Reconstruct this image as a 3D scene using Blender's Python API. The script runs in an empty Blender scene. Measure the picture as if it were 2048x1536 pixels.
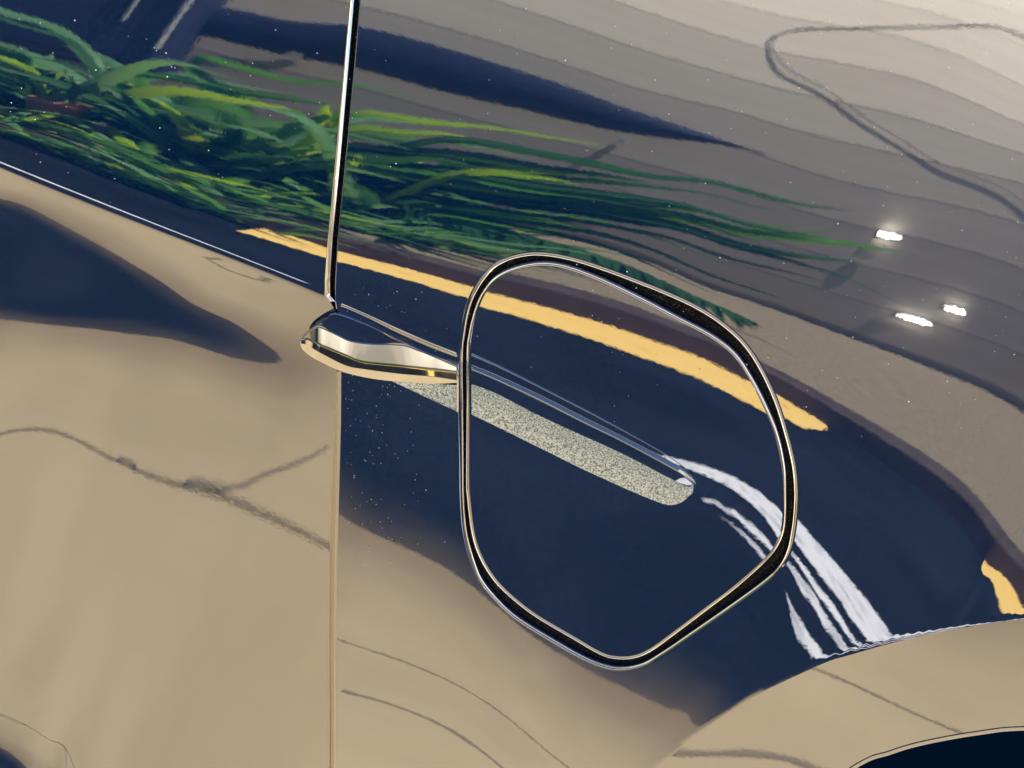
import bpy, bmesh, math, random
import numpy as np
from mathutils import Vector, Matrix
from mathutils.geometry import delaunay_2d_cdt
random.seed(7); rng = np.random.default_rng(7)
scene = bpy.context.scene
# ---------------------------------------------------------------- camera
P0 = np.array([0.0, 0.0, 0.95]); DIST = 0.78; PITCH = math.radians(25); ROLL = math.radians(22); FPX = 3550.0
FWD = np.array([0, math.cos(PITCH), -math.sin(PITCH)])
UP0 = np.array([0, math.sin(PITCH), math.cos(PITCH)]); XR = np.array([1.0, 0, 0])
RIGHT = math.cos(ROLL)*XR + math.sin(ROLL)*UP0
UP = -math.sin(ROLL)*XR + math.cos(ROLL)*UP0
CAM = P0 - FWD*DIST
def rays(px, py):
    px = np.asarray(px, float); py = np.asarray(py, float)
    d = FWD + ((px-1024)/FPX)[..., None]*RIGHT - ((py-768)/FPX)[..., None]*UP
    return d/np.linalg.norm(d, axis=-1, keepdims=True)
def project(s, y, z):
    v = np.stack([s, y, z], -1) - CAM
    w = v@FWD
    return 1024+FPX*(v@RIGHT)/w, 768-FPX*(v@UP)/w
def plane_pt(px, py, yy=0.0):
    d = rays(px, py); t = (yy-CAM[1])/d[..., 1]
    return CAM + d*np.asarray(t)[..., None]
# ---------------------------------------------------------------- what the body mirrors where: (distance, height) seen along traced lines
def C(D, zh, *pts): return [(x, y, D, zh) for x, y in pts]
WALLD = 6.5; WALLZ = .15; BW = .235      # shed wall, curve shaped to brighten its top: foot distance, foot height, board width
_vs = np.linspace(0, 5.4, 1081); _va = np.minimum(1.05*(_vs/2.35)**2.4, 1.08); _vd = np.r_[0, np.cumsum(.5*(np.sin(_va[1:])+np.sin(_va[:-1])))*.005]; _vz = np.r_[0, np.cumsum(.5*(np.cos(_va[1:])+np.cos(_va[:-1])))*.005]
def sun_curve(sl): return WALLD+float(np.interp(sl, _vs, _vd)), WALLZ+float(np.interp(sl, _vs, _vz))
def sun_curve_d(z): return WALLD+float(np.interp(z-WALLZ, _vz, _vd))
def B(k): return sun_curve(k*BW)
FEND = []
FEND += C(*B(10), (1927,0),(2048,32))
FEND += C(*B(9), (1731,0),(2048,100))
FEND += C(*B(7), (900,-100),(1248,11),(1540,105),(2048,260))
FEND += C(*B(5), (720,15),(1248,173),(1558,255),(1863,324),(2048,362))
FEND += C(*B(4), (0,-60),(400,15),(720,92),(1100,200),(1503,300),(1772,385),(2048,455))
FEND += C(*B(0), (0,180),(400,290),(720,370),(1000,440),(1420,572),(1650,645),(1900,735),(2048,800))
FEND += C(3.8, 0, (0,268),(300,388),(500,452),(690,508),(800,532),(940,572),(1100,612),(1250,655),(1400,705),(1560,790),(1660,855),(1780,935),(1940,1085),(2040,1215))
FEND += C(3.4, 0, (0,285),(300,405),(500,470),(690,534),(800,562),(940,606),(1100,650),(1250,700),(1400,755),(1550,835),(1650,895),(1900,1090),(2005,1235))
FEND += C(2.36, 0, (700,622),(945,720),(1150,808),(1300,880),(1450,928),(1560,990),(1605,1062),(1790,1280))
FEND += C(1.97, 0, (700,700),(800,765),(945,829),(1150,932),(1300,1000))
FEND += C(1.85, 0, (1400,1025),(1520,1120),(1560,1200),(1640,1320))
FEND += C(1.46, 0, (690,1040),(800,1085),(900,1135),(960,1180),(1060,1270),(1200,1350),(1330,1410),(1450,1480))
FEND += C(1.05, 0, (690,1285),(850,1340),(1000,1420),(1090,1500))
FEND += C(.85, 0, (690,1390),(760,1403),(900,1460),(1010,1536))
DOOR = []
DOOR += C(1.05, 0, (0,870),(330,990),(500,1060),(660,1130))
DOOR += C(1.13, 0, (0,352),(300,474),(600,607))
DOOR += C(1.46, 0, (0,392),(130,455),(250,520),(350,580),(450,632),(330,672),(200,658),(100,648),(0,636))
DOOR += C(2.0, 0, (0,515),(100,560)) + C(1.75, 0, (200,595)) + C(1.64, 0, (320,632)) + C(1.62, 0, (390,650),(430,664))
DOOR += C(1.28, 0, (420,600),(200,700),(0,690),(600,660))
DOOR += C(1.54, 0, (470,678)) + C(1.50, 0, (540,708)) + C(1.43, 0, (605,742)) + C(1.25, 0, (560,650)) + C(1.38, 0, (400,708),(520,752)) + C(1.22, 0, (850,850)) + C(1.05, 0, (850,1215)) + C(.94, 0, (850,1560))
DOOR += C(1.2, 0, (0,760),(250,790),(600,850),(450,810))
DOOR += C(.92, 0, (0,1250),(300,1400),(650,1520))
DOOR += C(.95, 0, (0,1400),(160,1536)) + C(1.46, 0, (0,1490),(62,1536))+C(1.75,0,(0,1536))
ARCH = C(1.05, 0, (1600,1338),(1680,1352),(1750,1390),(1850,1425)) + C(1.09, 0, (1940,1455),(2048,1465)) + C(1.28, 0, (1850,1300),(2048,1275)) + C(1.18, 0, (2048,1380),(1900,1360)) + C(.9, 0, (1420,1500),(1600,1480),(1700,1530),(1500,1430))
def _phi(r2): return 0.5*r2*np.log(r2+1e-12)
class TPS:
    def __init__(self, cons, lam=4e-3):
        a = np.array(cons, float); self.x = a[:, :2]/1000
        P = plane_pt(a[:, 0], a[:, 1]); q = (a[:, 3]-P[:, 2])/a[:, 2]
        v = np.arctan(q)
        n = len(a); K = _phi(((self.x[:, None]-self.x[None])**2).sum(-1)) + lam*np.eye(n)
        Q = np.c_[np.ones(n), self.x]
        M = np.block([[K, Q], [Q.T, np.zeros((3, 3))]])
        self.w = np.linalg.solve(M, np.r_[v, 0, 0, 0])
    def __call__(self, px, py):
        X = np.stack([px.ravel(), py.ravel()], -1)/1000
        out = self.w[-3]+X@self.w[-2:]
        for k in range(len(self.x)):
            out = out + self.w[k]*_phi(((X-self.x[k])**2).sum(-1))
        return out.reshape(px.shape)
def poly_y(pts, x):
    a = np.array(pts, float); return np.interp(x, a[:, 0], a[:, 1])
def sst(a, b, x):
    t = np.clip((x-a)/(b-a), 0, 1); return t*t*(3-2*t)
CREASE = [(-600,92),(0,331),(330,462),(560,552),(660,592),(690,606),(930,706),(1390,960),(1700,1130),(2300,1500)]
ARCHO = [(960,1900),(1100,1720),(1290,1560),(1390,1472),(1500,1398),(1640,1330),(1700,1310),(1800,1282),(1900,1260),(2048,1238),(2300,1215),(2600,1230)]
H = 0.0018
SG = np.arange(-0.45, 0.4501, H); ZG = np.arange(0.55, 1.3601, H)
S, Z = np.meshgrid(SG, ZG, indexing='ij')
fF, fD, fA = TPS(FEND), TPS(DOOR, 2e-4), TPS(ARCH, 3e-2)
def qfield(px, py, which):
    px = np.clip(px, -150, 2200); py = np.clip(py, -150, 1690)
    e = fF(px, py)
    dc = (py-poly_y(CREASE, px))*0.92
    if which == 'door':
        b = sst(-5, 7, dc); e = e*(1-b)+b*np.clip(fD(px, py), -1.05, 0.4)
    elif which == 'lid':
        e = e-.24*(e+.255)*np.exp(-((e+.255)/.09)**2); k = -0.51; e = np.where(True, k+np.log1p(np.exp((e-k)*14))/14, e)
    elif which == 'lip': e = np.clip(fA(px, py), -1.0, 0)
    elif which == 'fender':
        da = (py-poly_y(ARCHO, px))*0.9
        b = sst(-6, 8, da); e = e*(1-b)+b*np.clip(fA(px, py), -1.0, 0)
    return np.clip(e, -1.1, 0.45)
def solve(which, iters=6):
    REF = ARCHO if which == 'lip' else CREASE
    g = np.zeros_like(S); gs = np.zeros_like(S)
    for it in range(iters):
        px, py = project(S, -g, Z)
        e = qfield(px, py, which)
        P = np.stack([S, -g, Z], -1); d = P-CAM; d /= np.linalg.norm(d, axis=-1, keepdims=True)
        # find gz with reflected Rz/|Ry| = tan(e): newton / bisection on gz
        lo = np.full_like(S, -1.2); hi = np.full_like(S, 1.2)
        for _ in range(26):
            gz = 0.5*(lo+hi)
            n = np.stack([-gs, -np.ones_like(S), -gz], -1); n /= np.linalg.norm(n, axis=-1, keepdims=True)
            R = d-2*(d*n).sum(-1, keepdims=True)*n
            el = np.arctan2(R[..., 2], -R[..., 1])
            up = el > e                 # too high: raise gz
            lo = np.where(up, gz, lo); hi = np.where(up, hi, gz)
        G = np.concatenate([np.zeros((len(SG), 1)), np.cumsum(0.5*(gz[:, 1:]+gz[:, :-1]), axis=1)*H], 1)
        # zero along the reference line: the crease
        zc = np.empty(len(SG))
        for i, s in enumerate(SG):
            k = np.argmin(np.abs(py[i]-poly_y(REF, px[i])))
            k = min(max(k, 1), len(ZG)-2)
            f0, f1 = [(py[i, j]-poly_y(CREASE, px[i, j])) for j in (k-1, k+1)]
            zc[i] = k-1+2*f0/(f0-f1)
        zc = np.convolve(np.r_[[zc[0]]*20, zc, [zc[-1]]*20], np.ones(41)/41, 'valid')
        ki = np.clip(zc, 0, len(ZG)-1.001); k0 = ki.astype(int); fr = ki-k0; ii = np.arange(len(SG))
        off = 0.0
        if which == 'lip':
            off = samp(SURF['fender'][0], SG, ZG[0]+ki*H); off = np.convolve(np.r_[[off[0]]*12, off, [off[-1]]*12], np.ones(25)/25, 'valid')[:, None]
        G -= -off+((1-fr)*G[ii, k0]+fr*G[ii, k0+1])[:, None]
        g = 0.3*g+0.7*G if it < iters-1 else G
        gs = np.gradient(g, H, axis=0)
        # light smoothing of the sideways slope
        for _ in range(3): gs[1:-1] = (gs[:-2]+2*gs[1:-1]+gs[2:])/4
        gs = np.clip(gs, -0.8, 0.8)
    # even out the sideways waves (not across the wheel arch flange)
    sg = {'door': .008, 'fender': .007, 'lid': .004, 'lip': .012}[which]/H; kk = np.arange(-int(3*sg), int(3*sg)+1); ker = np.exp(-.5*(kk/sg)**2); ker /= ker.sum(); w = len(kk)//2
    gp = np.concatenate([g[:1]-(np.arange(w, 0, -1)*1.0)[:, None]*(g[1:2]-g[:1]), g, g[-1:]+np.arange(1, w+1)[:, None]*(g[-1:]-g[-2:-1])])
    gb = sum(k_*gp[i:i+len(g)] for i, k_ in enumerate(ker))
    px, py = project(S, -g, Z)
    m = 1-sst(-110, -20, (py-poly_y(ARCHO, px))) if which == 'fender' else 1.0
    g = g*(1-m)+gb*m
    gs = np.gradient(g, H, axis=0); gz = np.gradient(g, H, axis=1)
    return g, np.clip(gs, -.8, .8), gz
def samp(F, s, z):
    u = np.clip((np.asarray(s)-SG[0])/H, 0, len(SG)-1.001); v = np.clip((np.asarray(z)-ZG[0])/H, 0, len(ZG)-1.001)
    i = u.astype(int); j = v.astype(int); a = u-i; b = v-j
    return (1-a)*(1-b)*F[i, j]+a*(1-b)*F[i+1, j]+(1-a)*b*F[i, j+1]+a*b*F[i+1, j+1]
SURF = {}
def pix(px, py, which, off=0.0):
    """point of the body under a picture position, 'off' metres proud of the surface"""
    px = np.atleast_1d(np.asarray(px, float)); py = np.atleast_1d(np.asarray(py, float)); g = SURF[which][0]
    p = plane_pt(px, py)
    for _ in range(12): p = plane_pt(px, py, -samp(g, p[:, 0], p[:, 2])-off)
    return p
def normal(s, z, which):
    _, gs, gz = SURF[which]; a = samp(gs, s, z); b = samp(gz, s, z)
    n = np.stack([-a, -np.ones_like(a), -b], -1); return n/np.linalg.norm(n, axis=-1, keepdims=True)
# ---------------------------------------------------------------- camera, sky, sun, exposure
cam_d = bpy.data.cameras.new("camera"); cam = bpy.data.objects.new("camera", cam_d); scene.collection.objects.link(cam)
cam_d.sensor_width = 36; cam_d.lens = 36*FPX/2048; cam_d.clip_start = 0.02; cam_d.clip_end = 500
M = Matrix((Vector(RIGHT), Vector(UP), Vector(-FWD))).transposed().to_4x4(); M.translation = Vector(CAM); cam.matrix_world = M
cam_d.dof.use_dof = True; cam_d.dof.focus_distance = 0.775; cam_d.dof.aperture_fstop = cam_d.lens/2.7
scene.camera = cam
SUN_EL = math.radians(54); SUN_V = Vector((math.cos(SUN_EL)*math.cos(math.radians(8)), math.cos(SUN_EL)*math.sin(math.radians(8)), math.sin(SUN_EL)))
world = bpy.data.worlds.new("World"); scene.world = world; world.use_nodes = True
wn = world.node_tree.nodes; wl = world.node_tree.links; wn.clear()
sky = wn.new('ShaderNodeTexSky'); sky.sky_type = 'NISHITA'; sky.sun_disc = False
sky.sun_elevation = SUN_EL; sky.sun_rotation = math.atan2(SUN_V.x, SUN_V.y)
bg = wn.new('ShaderNodeBackground'); bg.inputs[1].default_value = 0.065; wo = wn.new('ShaderNodeOutputWorld')
wl.new(sky.outputs[0], bg.inputs[0]); wl.new(bg.outputs[0], wo.inputs[0])
sun_d = bpy.data.lights.new("sun", 'SUN'); sun_d.energy = 4.6; sun_d.angle = math.radians(0.5); sun_d.color = (1, .95, .86)
sun = bpy.data.objects.new("sun", sun_d); scene.collection.objects.link(sun)
sun.rotation_euler = SUN_V.to_track_quat('Z', 'Y').to_euler()
vs = scene.view_settings; vs.view_transform = 'Standard'; vs.look = 'None'; vs.gamma = 1; vs.exposure = 1.5; vs.use_curve_mapping = False
for w_ in ('fender', 'door', 'lid', 'lip'): SURF[w_] = solve(w_)
# ---------------------------------------------------------------- helpers
COL = scene.collection
def link(name, me, mat=None, parent=None, kind=None, label=None):
    o = bpy.data.objects.new(name, me); COL.objects.link(o)
    if mat is not None: me.materials.append(mat)
    if parent is not None: o.parent = parent
    if kind: o['kind'] = kind
    if label: o['label'] = label
    return o
def tag(o, label, cat, group=None):
    o['label'] = label; o['category'] = cat
    if group: o['group'] = group
    return o
def empty(name, loc, label, cat, group=None):
    o = bpy.data.objects.new(name, None); COL.objects.link(o); o.location = loc; o.empty_display_size = .05
    return tag(o, label, cat, group)
def rel(parent, pts):
    return [tuple(np.array(p)-np.array(parent.location)) for p in pts] if parent is not None and parent.parent is None else pts
def mat(name, **k):
    m = bpy.data.materials.new(name); m.use_nodes = True; b = m.node_tree.nodes['Principled BSDF']
    for a, v in k.items():
        i = b.inputs[a.replace('_', ' ')]
        i.default_value = (*v, 1) if isinstance(v, tuple) and len(v) == 3 else v
    return m
def nd(m, t): return m.node_tree.nodes.new(t)
def lk(m, a, b): m.node_tree.links.new(a, b)
def noise(m, scale, detail=4, rough=.5, coord='Object', dist=0.0, stretch=None):
    tc = nd(m, 'ShaderNodeTexCoord'); n = nd(m, 'ShaderNodeTexNoise'); n.inputs['Scale'].default_value = scale
    n.inputs['Detail'].default_value = detail; n.inputs['Roughness'].default_value = rough; n.inputs['Distortion'].default_value = dist
    if stretch:
        mp = nd(m, 'ShaderNodeMapping'); mp.inputs['Scale'].default_value = stretch; lk(m, tc.outputs[coord], mp.inputs[0]); lk(m, mp.outputs[0], n.inputs['Vector'])
    else: lk(m, tc.outputs[coord], n.inputs['Vector'])
    return n
def ramp(m, src, *stops):
    r = nd(m, 'ShaderNodeValToRGB'); e = r.color_ramp.elements
    while len(e) < len(stops): e.new(.5)
    for x, (p, c) in zip(e, stops): x.position = p; x.color = (*c, 1)
    lk(m, src, r.inputs[0]); return r
def mottle(m, scale, *stops, **k):
    n = noise(m, scale, **k); r = ramp(m, n.outputs[0], *stops)
    lk(m, r.outputs[0], m.node_tree.nodes['Principled BSDF'].inputs['Base Color']); return n
def bump(m, src, strength, dist, sock='Normal'):
    b = nd(m, 'ShaderNodeBump'); b.inputs['Strength'].default_value = strength; b.inputs['Distance'].default_value = dist
    lk(m, src, b.inputs['Height']); lk(m, b.outputs[0], m.node_tree.nodes['Principled BSDF'].inputs[sock]); return b
# ---------------------------------------------------------------- materials of the car
def paint_mat(name='navy_paint', cr=.004):
    m = mat(name, Roughness=.5, Metallic=0.0, Specular_IOR_Level=0.0, Coat_Weight=1.0, Coat_Roughness=cr, Coat_IOR=3.0)
    n = noise(m, 420, 2); n2 = noise(m, 95, 2)
    ad = nd(m, 'ShaderNodeMath'); ad.operation = 'MULTIPLY_ADD'; ad.inputs[1].default_value = .7
    lk(m, n2.outputs[0], ad.inputs[0]); lk(m, n.outputs[0], ad.inputs[2])
    bump(m, ad.outputs[0], 1.0, PEEL, 'Coat Normal')
    # metal flakes: every tiny cell leans its own way under the clear coat
    tc = nd(m, 'ShaderNodeTexCoord'); v = nd(m, 'ShaderNodeTexVoronoi'); v.inputs['Scale'].default_value = 2600
    lk(m, tc.outputs['Object'], v.inputs['Vector'])
    f = ramp(m, v.outputs['Color'], (.1, (.0008, .012, .050)), (.75, (.002, .022, .085)), (.97, (.02, .06, .15)))
    lk(m, f.outputs[0], m.node_tree.nodes['Principled BSDF'].inputs['Base Color'])
    bump(m, v.outputs['Color'], .35, .0002)
    return m
PEEL = 2.0e-6
PAINT = paint_mat(); PAINT_EDGE = paint_mat('navy_paint_edge', .05)
CHROME = mat('chrome', Base_Color=(.40, .395, .39), Metallic=1.0, Roughness=.05)
CHROME_STRIP = mat('bright_chrome', Base_Color=(.86, .84, .82), Metallic=1.0, Roughness=.06)
SATIN = mat('brushed_grit', Base_Color=(.55, .52, .45), Metallic=1.0, Roughness=.36)
_n = noise(SATIN, 1500, 2); bump(SATIN, _n.outputs[0], .8, .0004); mottle(SATIN, 1300, (.34, (.11, .14, .19)), (.62, (.48, .58, .74)), detail=2)
RUBBER = mat('black_rubber', Base_Color=(.006, .006, .007), Roughness=.8, Specular_IOR_Level=.15); mottle(RUBBER, 1500, (.55, (.005, .005, .006)), (.68, (.09, .085, .07)), detail=3)
_n = noise(RUBBER, 900, 2); bump(RUBBER, _n.outputs[0], .8, .0006)
LINER = mat('dark_wheel_well', Base_Color=(.0006, .006, .024), Roughness=.8, Specular_IOR_Level=0.0)
_n = noise(LINER, 1200, 2); bump(LINER, _n.outputs[0], .7, .0006)
DUST = mat('dust', Base_Color=(.75, .72, .66), Roughness=.9)
# ---------------------------------------------------------------- mesh from picture outlines
def dens(pts, step=5.0, closed=False):
    a = np.array(pts, float)
    if closed: a = np.r_[a, a[:1]]
    # centripetal smoothing is not needed: outlines are traced finely
    L = np.r_[0, np.cumsum(np.hypot(*np.diff(a, axis=0).T))]; n = max(2, int(L[-1]/step))
    t = np.linspace(0, L[-1], n+1)
    o = np.c_[np.interp(t, L, a[:, 0]), np.interp(t, L, a[:, 1])]
    return o[:-1] if closed else o
def spline(pts, step=5.0, closed=False):
    a = np.array(pts, float); n = len(a); out = []
    rngs = range(n) if closed else range(n-1)
    for i in rngs:
        if closed: p = [a[(i+k) % n] for k in (-1, 0, 1, 2)]
        else: p = [a[max(i-1, 0)], a[i], a[i+1], a[min(i+2, n-1)]]
        c = max(1, int(np.hypot(*(p[2]-p[1]))/step))
        for j in range(c):
            t = j/c
            out.append(.5*((2*p[1])+(-p[0]+p[2])*t+(2*p[0]-5*p[1]+4*p[2]-p[3])*t*t+(-p[0]+3*p[1]-3*p[2]+p[3])*t**3))
    if not closed: out.append(a[-1])
    return np.array(out)
def inpoly(P, poly):
    x, y = P[:, 0], P[:, 1]; r = np.zeros(len(P), bool); n = len(poly); j = n-1
    for i in range(n):
        xi, yi = poly[i]; xj, yj = poly[j]
        if yi != yj:
            c = ((yi > y) != (yj > y)) & (x < (xj-xi)*(y-yi)/(yj-yi)+xi); r ^= c
        j = i
    return r
def skin(name, which, outer, holes=(), material=None, parent=None, step=.0026, label=None, off=0.0):
    g = SURF[which][0]
    loops = [pix(o[:, 0], o[:, 1], which)[:, [0, 2]] for o in [outer, *holes]]
    o = loops[0]; x = np.arange(o[:, 0].min()+step/2, o[:, 0].max(), step); z = np.arange(o[:, 1].min()+step/2, o[:, 1].max(), step)
    X, Zz = np.meshgrid(x, z, indexing='ij'); X = X+(np.arange(len(z)) % 2)*step*.5
    P = np.c_[X.ravel(), Zz.ravel()]; m = inpoly(P, o)
    for h in loops[1:]: m &= ~inpoly(P, h)
    allb = np.concatenate(loops)
    P = P[m]
    near = np.zeros(len(P), bool)
    for k in range(0, len(P), 4000):
        d = ((P[k:k+4000, None]-allb[None])**2).sum(-1).min(1); near[k:k+4000] = d < (step*.4)**2
    P = P[~near]
    V = [Vector(p) for p in allb]+[Vector(p) for p in P]; E = []; b = 0
    for l in loops:
        E += [(b+i, b+(i+1) % len(l)) for i in range(len(l))]; b += len(l)
    v2, e2, f2, *_ = delaunay_2d_cdt(V, E, [], 0, 1e-7)
    v2 = np.array([tuple(v) for v in v2]); F = np.array([f for f in f2 if len(f) == 3])
    c = v2[F].mean(1); m = inpoly(c, o)
    for h in loops[1:]: m &= ~inpoly(c, h)
    F = F[m]
    a = v2[F]; cr = (a[:, 1, 0]-a[:, 0, 0])*(a[:, 2, 1]-a[:, 0, 1])-(a[:, 1, 1]-a[:, 0, 1])*(a[:, 2, 0]-a[:, 0, 0])
    F[cr < 0] = F[cr < 0][:, ::-1]
    pts = np.c_[v2[:, 0], -samp(g, v2[:, 0], v2[:, 1])-off, v2[:, 1]]
    me = bpy.data.meshes.new(name); me.from_pydata((pts-BASE).tolist(), [], F.tolist())
    me.polygons.foreach_set('use_smooth', [True]*len(me.polygons))
    me.normals_split_custom_set_from_vertices(normal(v2[:, 0], v2[:, 1], which).tolist())
    return link(name, me, material, parent, label=label)
BASE = np.array([0.0, 0.0, 0.0])
def rollstrip(curve, which, side, r, depth, closed=False, lift=0.0):
    """rounded sheet edge along a curve, turning inwards towards 'side' (+1 right of travel, -1 left)"""
    p = pix(curve[:, 0], curve[:, 1], which); n = normal(p[:, 0], p[:, 2], which)
    if closed: t = np.roll(p, -1, 0)-np.roll(p, 1, 0)
    else: t = np.gradient(p, axis=0)
    t /= np.linalg.norm(t, axis=1, keepdims=True); b = np.cross(t, n)*side
    b /= np.linalg.norm(b, axis=1, keepdims=True)
    rows = []
    for k in range(9):
        a = k/8*math.pi/2; rows.append(p+b*r*math.sin(a)-n*(r*(1-math.cos(a))-lift))
    rows.append(rows[-1]-n*depth)
    return rows
def loft(name, rows, material, parent, closed=False, smooth=True, label=None, bevel=0, solid=0, wn=False):
    R = [np.asarray(r) for r in rows]; n = len(R[0]); V = np.concatenate(R)-BASE; F = []
    for k in range(len(R)-1):
        for i in range(n if closed else n-1):
            j = (i+1) % n; F.append((k*n+i, k*n+j, (k+1)*n+j, (k+1)*n+i))
    me = bpy.data.meshes.new(name); me.from_pydata(V.tolist(), [], F)
    bm = bmesh.new(); bm.from_mesh(me); bmesh.ops.recalc_face_normals(bm, faces=bm.faces)
    # face outwards (towards -Y)
    if sum(f.normal.y*f.calc_area() for f in bm.faces) > 0: bmesh.ops.reverse_faces(bm, faces=bm.faces)
    for f in bm.faces: f.smooth = smooth
    bm.to_mesh(me); bm.free()
    o = link(name, me, material, parent, label=label)
    if solid:
        s = o.modifiers.new('s', 'SOLIDIFY'); s.thickness = solid; s.offset = -1
    if wn:
        w_ = o.modifiers.new('w', 'WEIGHTED_NORMAL'); w_.weight = 100
    if bevel:
        bv = o.modifiers.new('b', 'BEVEL'); bv.width = bevel; bv.segments = 3; bv.limit_method = 'ANGLE'; bv.angle_limit = math.radians(8); bv.harden_normals = False
    return o
def tube(name, P, r, material, parent, seg=8, label=None):
    P = np.asarray(P, float); n = len(P); t = np.gradient(P, axis=0); t /= np.linalg.norm(t, axis=1, keepdims=True)
    ref = np.tile([0, -1, 0.0], (n, 1)); ref[np.abs(t[:, 1]) > .9] = [0, 0, 1]
    a = np.cross(t, ref); a /= np.linalg.norm(a, axis=1, keepdims=True); b = np.cross(a, t)
    r = np.broadcast_to(r, (n,)); V = []; F = []
    for i in range(n):
        for k in range(seg):
            q = 2*math.pi*k/seg; V.append(P[i]+r[i]*(math.cos(q)*a[i]+math.sin(q)*b[i]))
    for i in range(n-1):
        for k in range(seg): F.append((i*seg+k, i*seg+(k+1) % seg, (i+1)*seg+(k+1) % seg, (i+1)*seg+k))
    F += [tuple(range(seg))[::-1], tuple((n-1)*seg+k for k in range(seg))]
    me = bpy.data.meshes.new(name); me.from_pydata((np.array(V)-(BASE if parent is CAR_REF[0] or (parent and parent.parent) else 0)).tolist(), [], F)
    me.polygons.foreach_set('use_smooth', [True]*len(F))
    return link(name, me, material, parent, label=label)
CAR_REF = [None]
# ---------------------------------------------------------------- the car
car = empty('car', (0, 0, 0), 'glossy dark navy car side with chrome-lined seam, fuel flap and chrome blade handle', 'car'); CAR_REF[0] = car
DL, DR = [(700-14, -150), (700, 0), (673.7, 280), (655, 480), (650, 560), (648, 592), (655, 605)], None
# seam: door side edge and fender side edge, top to bottom
SEAM_D = [(738, -380), (714, -150), (700, 0), (686, 150), (673.7, 280), (655, 480), (649, 560), (649, 592), (662, 606), (672, 625), (680, 745), (678, 850), (671, 1000), (667, 1130), (666, 1240), (666, 1536), (666, 1690), (666, 1860)]
SEAM_F = [(757, -380), (735, -150), (722, 0), (709, 150), (697, 280), (677, 480), (672, 560), (672, 600), (676, 625), (683, 745), (682, 850), (678, 1000), (675, 1130), (674, 1240), (674, 1536), (674, 1690), (674, 1860)]
sd = dens(SEAM_D, 5); sf = dens(SEAM_F, 5)
ARC_OUT = spline([(900, 1960), (1050, 1780), (1290, 1560), (1390, 1472), (1500, 1398), (1640, 1330), (1700, 1310), (1800, 1282), (1900, 1260), (2048, 1238), (2250, 1222), (2480, 1230)], 6)
ARC_IN = spline([(1330, 1860), (1480, 1690), (1700, 1534), (1780, 1500), (1850, 1480), (1950, 1462), (2048, 1452), (2250, 1455), (2480, 1480)], 6)
HOLE = spline([(916,718),(921,663),(931,612),(948,573),(978,534),(1013,513),(1056,503),(1099,504),(1153,515),(1212,534),(1271,556),(1329,579),(1388,606),(1435,634),(1478,669),(1509,706),(1536,753),(1560,808),(1579,870),(1593,929),(1598,980),(1597,1020),(1593,1058),(1583,1105),(1564,1140),(1528,1173),(1466,1218),(1388,1272),(1329,1312),(1290,1334),(1247,1343),(1208,1338),(1161,1319),(1099,1284),(1036,1245),(997,1212),(958,1165),(939,1120),(925,1065),(919,999),(918,920),(917,831)], 5, True)
LIDO = spline([(940,710),(944,671),(954,628),(970,589),(997,558),(1036,540),(1083,532),(1130,538),(1192,560),(1271,597),(1349,638),(1419,675),(1466,712),(1497,757),(1524,808),(1548,866),(1562,929),(1565,987),(1563,1050),(1550,1089),(1521,1124),(1466,1173),(1407,1218),(1349,1262),(1302,1296),(1271,1310),(1239,1313),(1204,1305),(1146,1272),(1075,1230),(1028,1194),(993,1159),(966,1116),(950,1069),(941,999),(939,960),(940,831)], 5, True)
top = np.array([(x, -380) for x in np.arange(780, 2420, 12)]); rgt = np.array([(2420, y) for y in np.arange(-370, 1212, 12)])
fender_poly = np.concatenate([sf[::-1], top, rgt, ARC_OUT[::-1][(ARC_OUT[::-1][:, 0] < 2416) & (ARC_OUT[::-1][:, 1] < 1858)]])
fender = skin('rear_fender', 'fender', fender_poly, [HOLE], PAINT, car)
lef = np.array([(-360, y) for y in np.arange(1850, -380, -12)]); topd = np.array([(x, -380) for x in np.arange(-360, 730, 12)]); botd = np.array([(x, 1860) for x in np.arange(655, -360, -12)])
sdu = sd.copy(); sdu[:, 0] += np.interp(sd[:, 1], [640, 745, 800], [0, 10, 45]); door_poly = np.concatenate([sdu, botd, lef, topd])
door = skin('rear_door', 'door', door_poly, [], PAINT, car)
lid = skin('fuel_flap', 'lid', LIDO, [], PAINT, car, step=.002)
ao = ARC_OUT[(ARC_OUT[:, 1] < 1850) & (ARC_OUT[:, 0] < 2416)]; ai = ARC_IN[(ARC_IN[:, 1] < 1850) & (ARC_IN[:, 0] < 2416)]
lip = skin('wheel_arch_lip', 'lip', np.concatenate([ao, ai[::-1]]), [], PAINT, car, step=.002)
# rounded sheet edges
loft('flap_opening_edge', rollstrip(HOLE, 'fender', 1, .0023, .005, True), PAINT_EDGE, fender, True)
loft('flap_edge', rollstrip(LIDO, 'lid', -1, .0022, .005, True), PAINT_EDGE, lid, True)
i0 = np.argmin(np.abs(sd[:, 1]-604)); j1 = np.argmin(np.abs(sf[:, 1]-742))
loft('fender_lower_edge', rollstrip(sf[j1:], 'fender', 1, .0016, .03), PAINT, fender)
j0 = np.argmin(np.abs(sf[:, 1]-622))
loft('fender_front_edge', rollstrip(sf[:j0], 'fender', 1, .0007, .008), PAINT, fender)
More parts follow.
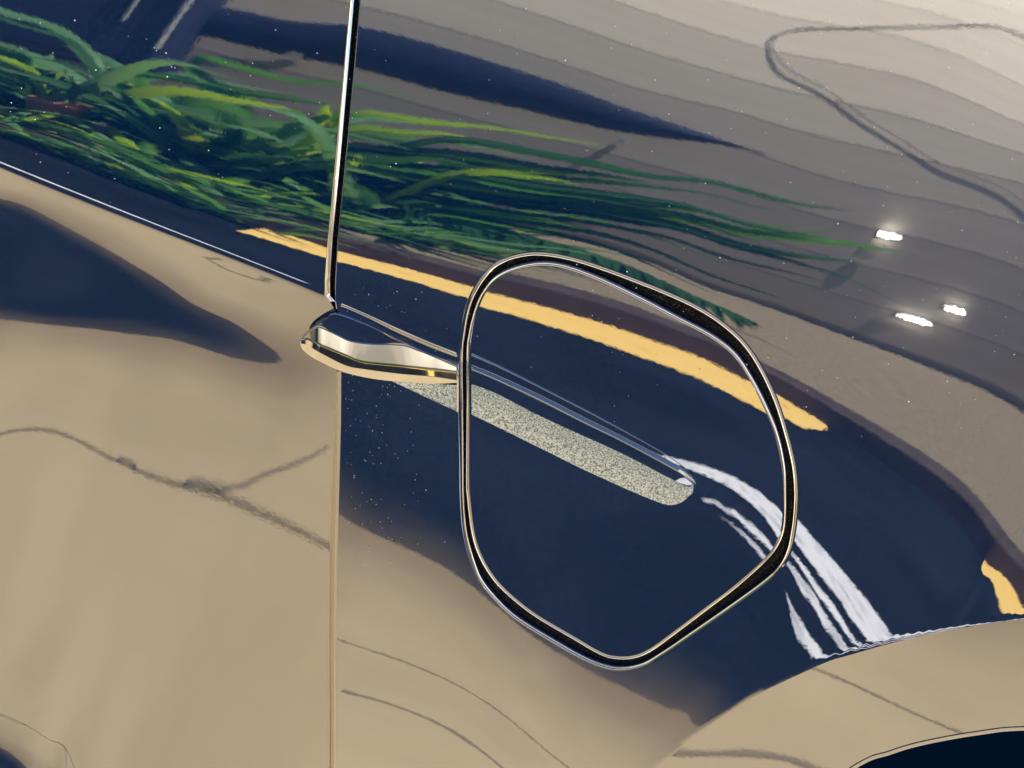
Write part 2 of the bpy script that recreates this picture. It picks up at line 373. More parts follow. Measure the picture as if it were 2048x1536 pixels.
# chrome strip along the upper door edge
def rails(lines, which):
    out = []
    for pts, h in lines:
        c = np.array(pts, float); out.append(pix(c[:, 0], c[:, 1], which, np.broadcast_to(np.asarray(h, float), (len(c),))/1000))
    return out
us = sd[:i0+1]
def shift(c, dx): return np.c_[c[:, 0]+dx, c[:, 1]]
wd = np.interp(us[:, 1], [0, 280, 480, 590], [9.5, 12, 11.5, 13])
prof = [(0, .2), (.05, 1.4), (.11, 1.75), (.16, 1.8), (.45, 1.55), (.78, 1.05), (.86, .85), (.93, .3), (1.0, -1.2), (1.0, -6)]
loft('door_edge_chrome', rails([(np.c_[us[:, 0]+f*wd, us[:, 1]], h) for f, h in prof], 'door'), CHROME_STRIP, door)
# black seals behind the gaps
def under(c, which, d): return pix(c[:, 0], c[:, 1], which)-normal(*pix(c[:, 0], c[:, 1], which)[:, [0, 2]].T, which)*d
k = min(len(sd), len(sf)); rs = lambda c, n: np.c_[np.interp(np.linspace(0, 1, n), np.linspace(0, 1, len(c)), c[:, 0]), np.interp(np.linspace(0, 1, n), np.linspace(0, 1, len(c)), c[:, 1])]
loft('seam_seal', [under(shift(sd, -12), 'fender', .006), under(shift(sd, 2), 'fender', .007), under(shift(rs(sf, len(sd)), 12), 'fender', .007)], RUBBER, car)
cc = np.array([1255, 930.0])
def byang(c, n=240):
    a = np.unwrap(np.arctan2(*(c-cc).T[::-1])); s_ = np.sign(a[-1]-a[0]); T = np.linspace(-math.pi, math.pi, n, endpoint=False)
    a = np.mod(a+math.pi, 2*math.pi)-math.pi; o = np.argsort(a); c = c[o]; a = a[o]
    aa = np.r_[a[-1]-2*math.pi, a, a[0]+2*math.pi]; C2 = np.r_[c[-1:], c, c[:1]]
    return np.c_[np.interp(T, aa, C2[:, 0]), np.interp(T, aa, C2[:, 1])]
ho, li = byang(HOLE), byang(LIDO)
sr = []
for f, d in ((-.4, .006), (.1, .0052), (.35, .0036), (.5, .0030), (.65, .0036), (.9, .0052), (1.4, .006)):
    sr.append(under(ho*(1-f)+li*f, 'fender', d))
loft('flap_seal', sr, RUBBER, fender, True)
# bright beads along both edges of the gap
def bead(curve, which, side, inw, sunk, r):
    p = pix(curve[:, 0], curve[:, 1], which); n = normal(p[:, 0], p[:, 2], which); t = np.roll(p, -1, 0)-np.roll(p, 1, 0); t /= np.linalg.norm(t, axis=1, keepdims=True)
    c = p+np.cross(t, n)*side*inw-n*sunk; s_ = np.cross(t, n)
    return [c+r*(math.cos(q)*n+math.sin(q)*s_) for q in np.linspace(0, 2*math.pi, 9)]
loft('opening_bead', bead(HOLE, 'fender', 1, .0017, .0006, .00042), CHROME_STRIP, fender, True)
loft('flap_bead', bead(LIDO, 'lid', -1, .0012, .0003, .00036), CHROME_STRIP, lid, True)
# spear rib across the flap
def smo(pts, n=60): return rs(spline(pts, 4), n)
R0 = smo([(943,704),(1000,729),(1100,780),(1200,832),(1300,888),(1345,916),(1376,942),(1392,966)])
R2 = smo([(943,731),(993,751),(1078,790),(1163,833),(1248,875),(1333,919),(1369,940),(1391,967)])
R3 = smo([(943,737),(993,758),(1078,798),(1163,841),(1248,883),(1326,925),(1362,946),(1389,970)])
R4 = smo([(943,768),(993,787),(1078,831),(1163,870),(1248,909),(1319,946),(1362,968),(1387,977)])
R5 = smo([(943,829),(993,853),(1078,895),(1163,937),(1248,976),(1305,1000),(1337,1010),(1362,1005),(1385,986)])
tp = np.clip((np.linspace(1, 0, 60))/.10, 0, 1)**.6
mixc = lambda a, b, f: a*(1-f)+b*f
rib = loft('spear_rib', rails([(R0, 0), (mixc(R0, R2, .05), -.12), (mixc(R0, R2, .24), .36*tp), (mixc(R0, R2, .3), .38*tp), (mixc(R0, R2, .92), .36*tp), (R2, .38*tp), (mixc(R2, R3, .4), .9*tp), (mixc(R2, R3, .55), .87*tp), (R3, 1.35*tp), (mixc(R3, R4, .12), 1.4*tp), (mixc(R3, R4, .95), 1.53*tp), (R4, 1.5*tp)], 'lid'), PAINT, lid, wn=True)
loft('spear_strip', rails([(R4, 1.5*tp), (mixc(R4, R5, .05), 1.45*tp), (mixc(R4, R5, .95), .25*tp+.1), (R5, .0)], 'lid'), SATIN, lid)
# fender part of the spear: recess above the blade and gritty strip under it
T0 = smo([(683,604),(740,629),(800,656),(860,681),(914,703)]); T2 = smo([(678,626),(728,646),(803,683),(858,709),(914,728)])
loft('spear_recess', rails([(T0, 0), (mixc(T0, T2, .05), -.12), (mixc(T0, T2, .2), .2), (mixc(T0, T2, .26), .22), (mixc(T0, T2, .55), -.1), (mixc(T0, T2, .62), -.3), (mixc(T0, T2, .9), -.2), (T2, .5)], 'fender'), PAINT, fender, wn=True)
U0 = smo([(780,757),(820,764),(870,768),(914,770)]); U1 = smo([(780,761),(820,779),(870,803),(914,823)])
loft('spear_strip', rails([(U0, 1.6), (mixc(U0, U1, .9), .1), (U1, .05)], 'fender'), SATIN, fender)
# chrome blade
NB = 70
L0 = smo([(604,676),(611,666),(633,649),(652,636),(671,625),(728,645),(803,682),(858,708),(914,727)], NB)
L1 = smo([(602,680),(612,669),(634,654),(655,661),(678,672),(700,682),(740,688),(803,690),(835,700),(869,714),(914,735)], NB)
L2 = smo([(601,683),(611,676),(640,688),(690,709),(725,723),(800,731),(868,737),(914,742)], NB)
L25 = smo([(600,685),(611,680),(640,693),(690,715),(728,729),(800,737),(868,742),(914,747)], NB)
L3 = smo([(600,687),(612,690),(640,706),(690,731),(730,739),(800,748),(870,754),(914,761)], NB)
L4 = smo([(601,690),(606,701),(620,713),(640,724),(682,743),(740,757),(800,764),(870,769),(914,773)], NB)
x = np.linspace(0, 1, NB); e = np.interp(x, [0, .12, .35, .8, 1], [3.4, 3.4, 2.6, 1.2, .7])
lift = lambda p, q, deg: np.hypot(*(q-p).T)*.22*math.tan(math.radians(deg))
e1 = e+.02; e2 = e1+lift(L1, L2, 14.5); e3 = e2+.15; e4 = e3-lift(L3, L4, 17)
blade = loft('chrome_blade', rails([(mixc(L0, L1, .98), e-.4), (L1, e1), (mixc(L1, L2, .06), mixc(e1, e2, .06)+.02), (mixc(L1, L2, .93), mixc(e1, e2, .93)+.02), (L2, e2), (mixc(L2, L25, .5), e2+.08), (L25, e2+.1), (mixc(L25, L3, .9), e3), (L3, e3), (mixc(L3, L4, .1), mixc(e3, e4, .1)), (mixc(L3, L4, .93), mixc(e3, e4, .93)), (L4, e4-.1), (L4, e-5)], 'fender'), CHROME, car, wn=True)
loft('handle_pocket', rails([(L0, e-3.5), (mixc(L0, L1, .02), e-.3), (mixc(L0, L1, .08), e), (mixc(L0, L1, .97), e1-.05), (mixc(L0, L1, 1.03), e1-.6)], 'fender'), PAINT, blade, wn=True)
# end plate of blade beside the gap
loft('blade_end', rails([([(913.5, y) for y in range(728, 825, 8)], 2.0*np.interp(np.arange(728, 825, 8), [728, 745, 770, 824], [.7, 2.0, 1.5, .2])), ([(917, y) for y in range(728, 825, 8)], 2.2*np.interp(np.arange(728, 825, 8), [728, 745, 770, 824], [.7, 2.0, 1.5, .2])), ([(918, y) for y in range(728, 825, 8)], -4)], 'fender'), CHROME, blade)
# wheel arch: groove, hem, liner
a2 = ARC_IN[(ARC_IN[:, 0] < 2410)]; dn = lambda k: np.c_[a2[:, 0]+k*.25, a2[:, 1]+k]
loft('lip_groove', [under(dn(-1), 'lip', .001), under(dn(3), 'lip', .001)], RUBBER, lip)
loft('lip_hem', rails([(dn(1.5), -.8), (dn(2), .0), (dn(3), .15), (dn(8), -.55), (dn(9.5), -1.3), (dn(9.5), -6)], 'lip'), PAINT, lip, wn=True)
lr = []
for k, yb in ((-30, .012), (10, .014), (40, .02), (90, .034), (200, .06)):
    q = plane_pt(np.linspace(1300, 2440, 50), np.interp(np.linspace(1300, 2440, 50), ARC_IN[:, 0], ARC_IN[:, 1])+k, yb+.012); lr.append(q)
loft('wheel_arch_liner', lr, LINER, car)
BEIGE = mat('beige_reflection', Base_Color=(.50, .42, .30), Roughness=.4)  # added strip: the edge's bright floor reflection put into a beige colour
lo = sf[j1:]; loft('seam_reflection', rails([(shift(lo, -16), -9), (shift(lo, -6.8), -.2), (shift(lo, -6.3), .2), (shift(lo, -1.5), .3), (shift(lo, -.5), .02)], 'fender'), BEIGE, fender)
# ---------------------------------------------------------------- surroundings the paint mirrors
BASE = np.zeros(3)
def boxes(name, blist, material, parent=None, kind=None, bev=0):
    V = []; F = []
    for (x0, y0, z0, x1, y1, z1) in blist:
        b = len(V); V += [(x, y, z) for z in (z0, z1) for y in (y0, y1) for x in (x0, x1)]
        F += [tuple(b+i for i in f) for f in ((0, 2, 3, 1), (4, 5, 7, 6), (0, 1, 5, 4), (2, 6, 7, 3), (0, 4, 6, 2), (1, 3, 7, 5))]
    me = bpy.data.meshes.new(name); me.from_pydata(V, [], F); o = link(name, me, material, parent, kind)
    if bev:
        m_ = o.modifiers.new('b', 'BEVEL'); m_.width = bev; m_.segments = 2
    return o
GROUNDM = mat('dry_earth', Base_Color=(.16, .14, .10), Roughness=.95)
CONC = mat('tan_concrete', Roughness=.9); _n = mottle(CONC, 1.3, (.25, (.35, .27, .15)), (.45, (.46, .355, .20)), (.6, (.52, .405, .235)), (.8, (.49, .35, .205)), detail=8, rough=.6)
_n2 = noise(CONC, 60, 6); bump(CONC, _n2.outputs[0], .15, .003)
# old tyre dirt along the road edge of the apron
_cr = [n for n in CONC.node_tree.nodes if n.type == 'VALTORGB'][0]; _tc = nd(CONC, 'ShaderNodeTexCoord'); _sx = nd(CONC, 'ShaderNodeSeparateXYZ'); lk(CONC, _tc.outputs['Object'], _sx.inputs[0])
_d = noise(CONC, 2.2, 5); _ma = nd(CONC, 'ShaderNodeMath'); _ma.operation = 'MULTIPLY_ADD'; _ma.inputs[1].default_value = .35; lk(CONC, _d.outputs[0], _ma.inputs[0]); lk(CONC, _sx.outputs[1], _ma.inputs[2])
_mr = nd(CONC, 'ShaderNodeMapRange'); _mr.interpolation_type = 'SMOOTHSTEP'; _mr.inputs[1].default_value = -.92; _mr.inputs[2].default_value = -1.42; lk(CONC, _ma.outputs[0], _mr.inputs[0])
_mx = nd(CONC, 'ShaderNodeMix'); _mx.data_type = 'RGBA'; _mx.blend_type = 'MULTIPLY'; _mx.inputs[7].default_value = (.42, .38, .34, 1); lk(CONC, _mr.outputs[0], _mx.inputs[0]); lk(CONC, _cr.outputs[0], _mx.inputs[6])
lk(CONC, _mx.outputs[2], CONC.node_tree.nodes['Principled BSDF'].inputs['Base Color'])
ASPH = mat('asphalt', Roughness=.9, Specular_IOR_Level=.14); 
_n = noise(ASPH, 90, 6); _r = ramp(ASPH, _n.outputs[0], (.3, (.003, .005, .009)), (.7, (.008, .011, .018)))
_tc = nd(ASPH, 'ShaderNodeTexCoord'); _sx = nd(ASPH, 'ShaderNodeSeparateXYZ'); lk(ASPH, _tc.outputs['Object'], _sx.inputs[0])
_pt = noise(ASPH, 1.7, 5); _pr = ramp(ASPH, _pt.outputs[0], (.35, (.6, .6, .6)), (.75, (2.2, 2.1, 2.1))); _pm = nd(ASPH, 'ShaderNodeMix'); _pm.data_type = 'RGBA'; _pm.blend_type = 'MULTIPLY'; _pm.inputs[0].default_value = 1; lk(ASPH, _r.outputs[0], _pm.inputs[6]); lk(ASPH, _pr.outputs[0], _pm.inputs[7])
_d = noise(ASPH, 3, 8); _ma = nd(ASPH, 'ShaderNodeMath'); _ma.operation = 'MULTIPLY_ADD'; _ma.inputs[1].default_value = .22; lk(ASPH, _d.outputs[0], _ma.inputs[0]); lk(ASPH, _sx.outputs[1], _ma.inputs[2])
_mr = nd(ASPH, 'ShaderNodeMapRange'); _mr.interpolation_type = 'SMOOTHSTEP'; _mr.inputs[1].default_value = -1.50; _mr.inputs[2].default_value = -1.22; lk(ASPH, _ma.outputs[0], _mr.inputs[0])
_mx = nd(ASPH, 'ShaderNodeMix'); _mx.data_type = 'RGBA'; lk(ASPH, _mr.outputs[0], _mx.inputs[0]); lk(ASPH, _pm.outputs[2], _mx.inputs[6]); _mx.inputs[7].default_value = (.15, .115, .07, 1)
lk(ASPH, _mx.outputs[2], ASPH.node_tree.nodes['Principled BSDF'].inputs['Base Color'])

YEL = mat('yellow_paint', Roughness=.6); mottle(YEL, 14, (.22, (.66, .38, .06)), (.38, (.98, .64, .17)), (.9, (1.0, .70, .22)), detail=8)
WHI = mat('white_paint', Roughness=.6); mottle(WHI, 26, (.30, (.35, .35, .38)), (.5, (.80, .80, .84)), detail=8)
KERB = mat('brown_brick', Roughness=.85); mottle(KERB, 7, (.3, (.035, .022, .018)), (.7, (.075, .048, .04)))
PATH = mat('tan_gravel', Roughness=.95); mottle(PATH, 30, (.3, (.17, .135, .085)), (.7, (.27, .215, .14)), detail=6)
SID = mat('grey_siding', Roughness=.6); mottle(SID, 2, (.3, (.33, .30, .265)), (.7, (.39, .355, .31)), stretch=(.3, 1, 8))
def board_mat(k):                 # upper wall's brighter light put into colour: boards paler upwards, slight jitter
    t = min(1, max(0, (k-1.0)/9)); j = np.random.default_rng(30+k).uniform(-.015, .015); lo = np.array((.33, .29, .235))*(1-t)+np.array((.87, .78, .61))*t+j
    m = mat('light_graded_siding', Roughness=.6); mottle(m, 2, (.3, tuple(lo*.95)), (.7, tuple(lo*1.07)), stretch=(.3, 1, 8)); return m
NAVY = mat('navy_enamel', Base_Color=(.012, .018, .045), Roughness=.5)
GREYM = mat('grey_rim', Base_Color=(.35, .35, .34), Roughness=.5)
GLOW = mat('glint_glow', Base_Color=(1, 1, 1)); _b = GLOW.node_tree.nodes['Principled BSDF']; _b.inputs['Emission Color'].default_value = (1, .97, .9, 1); _b.inputs['Emission Strength'].default_value = 14
# ground sheet
boxes('ground', [(-120, -120, -.42, 120, 120, -.30)], GROUNDM, kind='structure')
ap = boxes('concrete_apron', [(-14, -1.46, -.30, 14, 4, -.02)], GROUNDM, kind='structure')
def slab(x0, y0, x1, y1): 
    o = boxes('slab', [(x0+.002, y0+.002, -.02, x1-.002, y1-.002, 0)], CONC, ap, bev=.003); return o
for x0, x1 in ((-14, -6.4), (-6.4, -3.2), (-3.2, -1.35), (-1.35, 4.2), (4.2, 4.5), (4.5, 14)):
    slab(x0, -1.05, x1, 4); slab(x0, -1.46, x1, -1.05)
road = boxes('asphalt_road', [(-40, -3.8, -.30, 40, -1.46, -.004)], ASPH, kind='structure')
def strip(name, x0, x1, ya, yb, material, seed, n=220, rag=.012, z=.0005, taper=0, tend=0):
    r = np.random.default_rng(seed); xs = np.linspace(x0, x1, n)
    ja = np.convolve(r.normal(0, rag, n+8), np.ones(3)/3, 'same')[4:-4]; jb = np.convolve(r.normal(0, rag, n+8), np.ones(3)/3, 'same')[4:-4]
    tw = np.clip((xs-x0)/taper, .02, 1) if taper else np.ones(n)
    if tend: tw = tw*np.clip((x1-xs)/tend, .02, 1)**.6
    V = [(x, ya+a*t_, z) for x, a, t_ in zip(xs, ja, tw)]+[(x, ya+(yb-ya)*t_+b*t_, z) for x, b, t_ in zip(xs, jb, tw)]
    F = [(i, i+1, n+i+1, n+i) for i in range(n-1)]
    me = bpy.data.meshes.new(name); me.from_pydata(V, [], F); return link(name, me, material, road)
strip('yellow_line', -.80, 1.10, -3.80, -3.46, YEL, 1, tend=.22)
strip('white_line', .24, 2.2, -2.36, -2.18, WHI, 4, taper=.36)
strip('white_line', -1.6, -.42, -2.36, -2.16, WHI, 9)
strip('white_line', .40, 2.0, -2.11, -2.08, WHI, 5)
strip('white_line', .42, 2.0, -2.04, -1.985, WHI, 6, taper=.15)
strip('white_line', .47, 2.0, -1.89, -1.84, WHI, 7)
kb = boxes('kerb', [(-40, -4.0, -.30, 40, -3.80, .10)], KERB, kind='structure', bev=.01)
pt = boxes('gravel_bed', [(-40, -9, -.30, 40, -4.0, .095)], PATH, kind='structure')
SID2 = SID
house = empty('sun_curved_shed', (0, -WALLD, 0), 'shed with a curve shaped to brighten its upper wall, clad in pale grey horizontal boards beyond the gravel bed', 'shed')
V = []; F = []; NV = 30
for k in range(NV+1):
    D_, z_ = sun_curve(k*5.0/NV)
    for x_ in (-40, 40): V.append((x_, WALLD-D_-.03, z_))
for k in range(NV): F.append((2*k, 2*k+1, 2*k+3, 2*k+2))
D_, z_ = sun_curve(5.0); nb = len(V); V += [(-40, -6, z_), (40, -6, z_), (-40, -6, 0), (40, -6, 0), (-40, -.03, 0), (40, -.03, 0)]
F += [(2*NV, 2*NV+1, nb+1, nb), (nb, nb+1, nb+3, nb+2), tuple([2*k for k in range(NV+1)]+[nb, nb+2, nb+4])[::-1], tuple([2*k+1 for k in range(NV+1)]+[nb+1, nb+3, nb+5]), (nb+4, nb+5, 1, 0)]
me = bpy.data.meshes.new('shell'); me.from_pydata(V, [], F); link('shell', me, SID, house)
V = [(-40, .012, .0018), (40, .012, .0018), (-40, .012, BW-.0018), (40, .012, BW-.0018), (-40, -.02, .0018), (40, -.02, .0018), (-40, -.02, BW-.0018), (40, -.02, BW-.0018)]
F = [(0, 1, 3, 2), (0, 4, 5, 1), (2, 3, 7, 6), (0, 2, 6, 4), (1, 5, 7, 3)]
me0 = bpy.data.meshes.new('siding_board'); me0.from_pydata(V, [], F); me0.materials.append(SID)
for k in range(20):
    D_, z_ = sun_curve(k*BW); a_ = float(np.interp((k+.5)*BW, _vs, _va))
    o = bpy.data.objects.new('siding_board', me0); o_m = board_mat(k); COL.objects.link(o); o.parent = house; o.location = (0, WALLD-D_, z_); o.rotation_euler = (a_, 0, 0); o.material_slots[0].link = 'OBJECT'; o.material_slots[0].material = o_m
# crack lines in the apron
def crackline(pts, w, seed, name='crack'):
    r = np.random.default_rng(seed); P = spline(pts, .02); n = len(P); j = np.cumsum(r.normal(0, .0012, n)); j -= np.linspace(j[0], j[-1], n)
    t = np.gradient(P, axis=0); t /= np.linalg.norm(t, axis=1, keepdims=True); b = np.c_[-t[:, 1], t[:, 0]]; c = P+b*j[:, None]; ww = w*(.6+.8*r.random(n))[:, None]
    V = [(*p, .0015) for p in c+b*ww]+[(*p, .0015) for p in c-b*ww]; F = [(i, i+1, n+i+1, n+i) for i in range(n-1)]
    me = bpy.data.meshes.new(name); me.from_pydata(V, [], F); return link(name, me, CRACK, ap)
CRACK = mat('joint_filler', Base_Color=(.24, .185, .115), Roughness=.95)
crackline([(-.04, -.86), (.2, -.85), (.45, -.86)], .004, 1)
crackline([(-.285, -1.053), (-.22, -1.075), (-.16, -1.115), (-.13, -1.17)], .0028, 2)
# long dark blue board on brackets, navy cabinet on the wall
bd = empty('long_board', (-.7, -6.38, 1.08), 'long dark navy board tapering to a point on wall brackets', 'board')
top_ = spline([(-1.95, 1.06), (-1.5, 1.19), (-1.0, 1.21), (-.5, 1.195), (.1, 1.155), (.54, 1.105)], .06); bot_ = spline([(-1.95, .93), (-1.4, .96), (-.9, .975), (-.4, 1.01), (.1, 1.06), (.54, 1.10)], .06)
nn = 40; tt = rs(top_, nn); bb = rs(bot_, nn); rows = []
for f, d in ((0, 0), (.15, .03), (.5, .045), (.85, .03), (1, 0), (.85, -.03), (.5, -.045), (.15, -.03), (0, 0)):
    c = tt*(1-f)+bb*f; rows.append(np.c_[c[:, 0]+.7, np.full(nn, d), c[:, 1]-1.08])
loft('board', rows, NAVY, bd)
for x_ in (-.9, .5): boxes('bracket', [(x_-.02, -.12, -.13, x_+.02, .04, -.10)], GREYM, bd)
cb = empty('wall_cabinet', (-2.2, -6.4, 1.0), 'dark navy rounded cabinet with pale rim hung at the shed wall', 'cabinet')
o = boxes('body', [(-.9, -.1, -.42, .44, .22, .7)], NAVY, cb); o.modifiers.new('b', 'BEVEL').width = .12; o.modifiers['b'].segments = 6
o = boxes('rim', [(.34, .19, -.2, .37, .245, .55)], GREYM, cb, bev=.01); boxes('handle', [(.05, .22, -.05, .08, .25, .3)], GREYM, cb, bev=.01)
for k, (x_, z_) in enumerate(((1.62, .84), (1.96, .37), (2.07, .50))):  # glowing bodies added to stand in for three bright sun glints
    lp = empty('wall_glint', (x_, -sun_curve_d(z_)+.035, z_), ['glowing glint highest of the three on the shed', 'glowing glint lowest of the three on the shed', 'glowing glint furthest right of the three on the shed'][k], 'glint', 'glowing glints on the shed wall')
    w_ = (.10, .045, .05)[k]; boxes('glint_backing', [(-w_*1.1, -.06, -.02, w_*1.1, .0, .02)], GREYM, lp, bev=.01)
    rr = []
    for q in np.linspace(0, math.pi, 9): rr.append(np.c_[np.full(12, -w_*math.cos(q)), .013*math.sin(q)*np.cos(np.arange(12)*math.pi/6)+.02, .013*math.sin(q)*np.sin(np.arange(12)*math.pi/6)])
    loft('glint_body', rr, GLOW, lp, True)
cp = spline([(2.9, 2.25), (1.83, 2.19), (1.2, 2.10), (.62, 2.00), (.43, 1.93), (.37, 1.83), (.44, 1.72), (.55, 1.63), (.87, 1.50), (1.5, 1.37), (2.24, 1.20), (3.2, .9)], .04)
cy = [-(sun_curve_d(z_)-.025) for z_ in cp[:, 1]]
CBL = mat('grey_cable', Base_Color=(.30, .27, .23), Roughness=.7)
tag(tube('cable', np.c_[cp[:, 0], cy, cp[:, 1]], .0042, CBL, None), 'dark cable looping loosely across the shed boards', 'cable')
# plants
def leafmat(name, c, c2):
    m = mat(name, Roughness=.45, Specular_IOR_Level=.3); mottle(m, 3, (.3, c), (.7, c2), stretch=(1, 1, 1))
    b_ = m.node_tree.nodes['Principled BSDF']; tr = nd(m, 'ShaderNodeBsdfTranslucent'); tr.inputs[0].default_value = (c2[0]*1.3, c2[1]*1.2, c2[2]*.6, 1)
    mx = nd(m, 'ShaderNodeMixShader'); mx.inputs[0].default_value = .42; lk(m, b_.outputs[0], mx.inputs[1]); lk(m, tr.outputs[0], mx.inputs[2]); lk(m, mx.outputs[0], m.node_tree.nodes['Material Output'].inputs[0]); return m
LM = [leafmat('leaf_dark', (.02, .085, .022), (.05, .16, .035)), leafmat('leaf_green', (.06, .20, .02), (.13, .34, .035)), leafmat('leaf_blue', (.10, .25, .10), (.19, .38, .18)), leafmat('leaf_lime', (.26, .46, .012), (.42, .62, .03))]
def ribbon(path, w, name='leaf'):
    P = np.asarray(path); n = len(P); t = np.gradient(P, axis=0); t /= np.linalg.norm(t, axis=1, keepdims=True)
    s_ = np.cross(t, [0, 0, 1.0]); s_[np.linalg.norm(s_, axis=1) < 1e-3] = [1, 0, 0]; s_ /= np.linalg.norm(s_, axis=1, keepdims=True); u = np.cross(s_, t)
    f = np.linspace(0, 1, n); ww = w*np.clip(np.minimum(f/.12+.35, (1-f)/.45), .02, 1)[:, None]
    # the blade hangs a little: its side vector leans
    s2 = s_*.55-u*.85; s3 = -s_*.8-u*.45
    V = np.concatenate([P+s2*ww, P, P+s3*ww]); F = []
    for i in range(n-1): F += [(i, i+1, n+i+1, n+i), (n+i, n+i+1, 2*n+i+1, 2*n+i)]
    me = bpy.data.meshes.new(name); me.from_pydata(V.tolist(), [], F); me.polygons.foreach_set('use_smooth', [True]*len(F)); return me
def arch(h, reach, n=12):
    f = np.linspace(0, 1, n); return np.c_[reach*f**1.3, np.zeros(n), h*(1.9*f-1.05*f*f)]
LEAVES = []
for k in range(10):
    me = ribbon(arch(.40+.045*k, .40+.09*((k*3) % 7)), .036+.008*(k % 5)); me.materials.append(LM[[0, 1, 0, 2, 1, 0, 0, 1, 3, 2][k]]); LEAVES.append(me)
def clump(x, y, sc, n, seed, label, low=False):
    r = random.Random(seed); c = empty('strap_leaf_plant', (x, y, .095), label, 'plant', 'strap leaved plants in the gravel bed')
    for k in range(n):
        o = bpy.data.objects.new('leaf', r.choice(LEAVES)); COL.objects.link(o); o.parent = c
        a = r.uniform(-math.pi, math.pi); a = a*.75 if r.random() < .5 else a
        q = sc*r.uniform(.6, 1.15); o.scale = (q*(1.3 if low else 1), q, q*(.45 if low else r.uniform(.7, 1.1))); o.rotation_euler = (r.uniform(-.15, .15), 0, a)
        o.location = (r.uniform(-.06, .06), r.uniform(-.06, .06), 0)
SP = [(-2.75, -4.9, .85), (-2.35, -4.6, .85), (-2.0, -5.0, .92), (-1.72, -4.75, .95), (-1.42, -5.05, 1.1), (-1.2, -4.65, 1.0), (-.98, -4.95, 1.05), (-.78, -4.6, .9), (-.55, -4.9, .85)]
WHO = ['end plant in shade by the cabinet', 'second from the cabinet end', 'third along with tall upright leaves', 'behind the terracotta pot', 'just right of the terracotta pot', 'middle of the row near the kerb', 'tall one right of the middle', 'short one by the kerb', 'last of the row at the bare gravel']
for k, (x, y, sc) in enumerate(SP): clump(x, y, sc, 42, k, 'strap leaved green plant, '+WHO[k])
for k, (x, y) in enumerate(((-.85, -4.22), (-.62, -4.3), (-.40, -4.5), (-1.2, -4.15), (-1.95, -4.15), (-2.5, -4.1), (-1.62, -4.05), (-1.0, -4.08), (-2.2, -4.05))):
    clump(x, y, .62, 22, 40+k, 'low spreading green plant '+['in front of the short one', 'between kerb and bare gravel', 'beside the bare gravel', 'left of centre at the kerb', 'at the kerb beside the pot', 'at the kerb near the cabinet end', 'right in front of the pot', 'hanging over the kerb at the middle', 'hanging over the kerb left of the pot'][k], True)
for k, x_ in enumerate((-2.55, -2.25, -1.95, -1.65, -1.38, -1.12, -.88)):
    r_ = random.Random(90+k); c = empty('grass_tuft', (x_, -3.775, 0), 'ragged green tuft growing at the kerb foot, '+['first beneath the cabinet', 'second beneath the cabinet', 'left of the terracotta pot', 'below the terracotta pot', 'right of the terracotta pot', 'last but one before the yellow line', 'nearest the yellow line'][k], 'grass tuft', 'grass tufts along the kerb foot')
    for j in range(26):
        o = bpy.data.objects.new('leaf', r_.choice(LEAVES)); COL.objects.link(o); o.parent = c; q = r_.uniform(.22, .38); o.scale = (q*1.5, q*1.2, q*.8); o.rotation_euler = (r_.uniform(-.2, .2), 0, r_.choice((0, math.pi))+r_.uniform(-.7, .7)); o.location = (r_.uniform(-.17, .17), r_.uniform(-.01, .03), 0)
ar = empty('arching_palm', (-1.15, -4.75, .14), 'palm with long fronds arching right over the gravel', 'palm')
def frond_leaf(pts, w, m, D=4.6, seed=0):
    root = np.array([-1.12+.03*(seed % 4), -4.75, .16]); P = np.array([root, root+(np.array([pts[0][0], -D, pts[0][1]])-root)*.55+[0, 0, .12]]+[(x, -D, z) for x, z in pts])
    q = []
    for i in range(3): q.append(spline(P[:, [0, 2]], .06)[:, 0 if i == 0 else 1] if i != 1 else None)
    xz = spline(P[:, [0, 2]], .06); yy = np.interp(np.linspace(0, 1, len(xz)), np.linspace(0, 1, len(P)), P[:, 1])
    me = ribbon(np.c_[xz[:, 0], yy, xz[:, 1]]-np.array(ar.location), w*2.5); link('leaf', me, LM[m], ar)
TR = [([(-.89, .82), (-.62, .88), (-.37, .93), (-.2, .95)], .016, 3), ([(-.83, .50), (-.5, .55), (-.1, .65), (.38, .745), (.86, .89)], .022, 1), ([(-.8, .46), (-.37, .57), (.15, .68), (.65, .81), (1.36, .85)], .030, 1),
 ([(-.7, .78), (-.39, .85), (.06, .875), (.4, .93), (.89, .98)], .018, 0), ([(-.6, .48), (.06, .58), (.45, .67), (1.09, .67), (1.45, .61)], .012, 0), ([(-.6, .44), (.0, .52), (.5, .60), (1.0, .62)], .014, 0),
 ([(-.7, .62), (-.2, .70), (.3, .78), (.8, .83)], .026, 0), ([(-.75, .56), (-.3, .62), (.2, .73), (.6, .84)], .026, 1), ([(-.8, .66), (-.4, .72), (0, .80), (.5, .88)], .02, 0), ([(-.83, .52), (-.6, .545), (-.3, .60), (0, .68)], .018, 3), ([(-.6, .52), (0, .62), (.5, .70), (1.1, .76)], .03, 0), ([(-.6, .40), (-.2, .44), (.3, .46), (.75, .44)], .02, 0), ([(-.7, .60), (-.3, .66), (.1, .70), (.5, .72)], .035, 1), ([(-.7, .35), (-.3, .38), (.1, .37), (.5, .33)], .02, 0),
 ([(-1.32, .88), (-1.2, .88), (-1.0, .915), (-.8, .94)], .016, 1), ([(-.7, .40), (-.3, .47), (.1, .53), (.5, .56)], .012, 0), ([(-.75, .7), (-.5, .76), (-.2, .80), (.1, .83)], .03, 0), ([(-1.6, .66), (-1.3, .76), (-1.1, .80), (-.9, .80)], .026, 1)]
for k, (p, w, m) in enumerate(TR): frond_leaf(p, w, m, 4.6+.03*(k % 3), k)
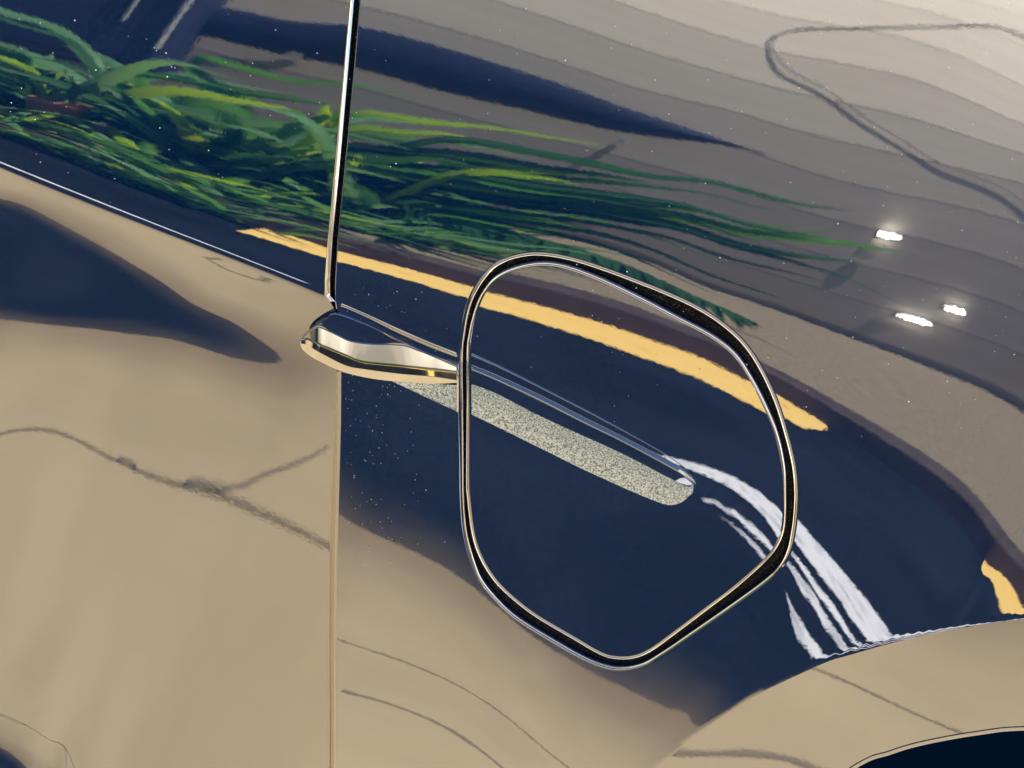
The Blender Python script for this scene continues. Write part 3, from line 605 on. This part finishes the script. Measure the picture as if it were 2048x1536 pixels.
# feathery low frond
rp = spline([(-1.1, .2), (-.7, .38), (-.23, .31), (.05, .285), (.38, .26), (.63, .22)], .02); V = []; F = []; r = random.Random(3)
for i, (x, z) in enumerate(rp):
    for s_ in (-1, 1):
        L_ = .27*min(1, (len(rp)-i)/12)*r.uniform(.7, 1.2); b = len(V); ty = s_*r.uniform(.2, .9)*L_
        V += [(x-.02, -4.6, z+.01), (x+.024, -4.6, z+.01), (x+.07+r.uniform(-.02, .02), -4.6+ty, z-L_*r.uniform(.35, .9))]; F.append((b, b+1, b+2))
me = bpy.data.meshes.new('frond'); me.from_pydata((np.array(V)-np.array(ar.location)).tolist(), [], F); link('frond', me, LM[0], ar)
# terracotta pot
TER = mat('terracotta', Base_Color=(.30, .13, .07), Roughness=.9); rows = []
for rr, z_ in ((.09, 0), (.13, .2), (.145, .2), (.145, .25), (.12, .25), (.11, .18)):
    a_ = np.linspace(0, 2*math.pi, 25)[:-1]; rows.append(np.c_[rr*np.cos(a_), rr*np.sin(a_), np.full(24, z_)])
pot = loft('terracotta_pot', rows, TER, None, True); pot.location = (-1.62, -4.42, .14); tag(pot, 'reddish terracotta pot standing among the strap leaved plants', 'pot')
# dust specks on the paint
DS = []; r = np.random.default_rng(5); V = []; F = []
def speck(px, py, which, rad):
    p = pix(px, py, which, .0002)[0]; n = normal(p[None, 0], p[None, 2], which)[0]; a = np.cross(n, [0, 0, 1.0]); a /= np.linalg.norm(a); b_ = np.cross(n, a); k = len(V)
    for q in range(6): V.append(p+rad*(math.cos(q*1.047)*a+math.sin(q*1.047)*b_)*r.uniform(.7, 1.2))
    V.append(p+n*rad*.6)
    for q in range(6): F.append((k+q, k+(q+1) % 6, k+6))
for _ in range(210): speck(r.uniform(690, 2040), r.uniform(5, 900), 'fender', r.choice([.00012, .00016, .00022, .0003], p=[.45, .3, .2, .05]))
for _ in range(130): speck(690+abs(r.normal(0, 90)), r.uniform(560, 1150), 'fender', r.choice([.00012, .00018, .00026]))
for _ in range(60): speck(r.uniform(20, 640), r.uniform(20, 420), 'door', r.choice([.00014, .0002, .0003]))
me = bpy.data.meshes.new('dust_specks'); me.from_pydata(np.array(V).tolist(), [], F); link('dust_specks', me, DUST, car, kind='stuff')
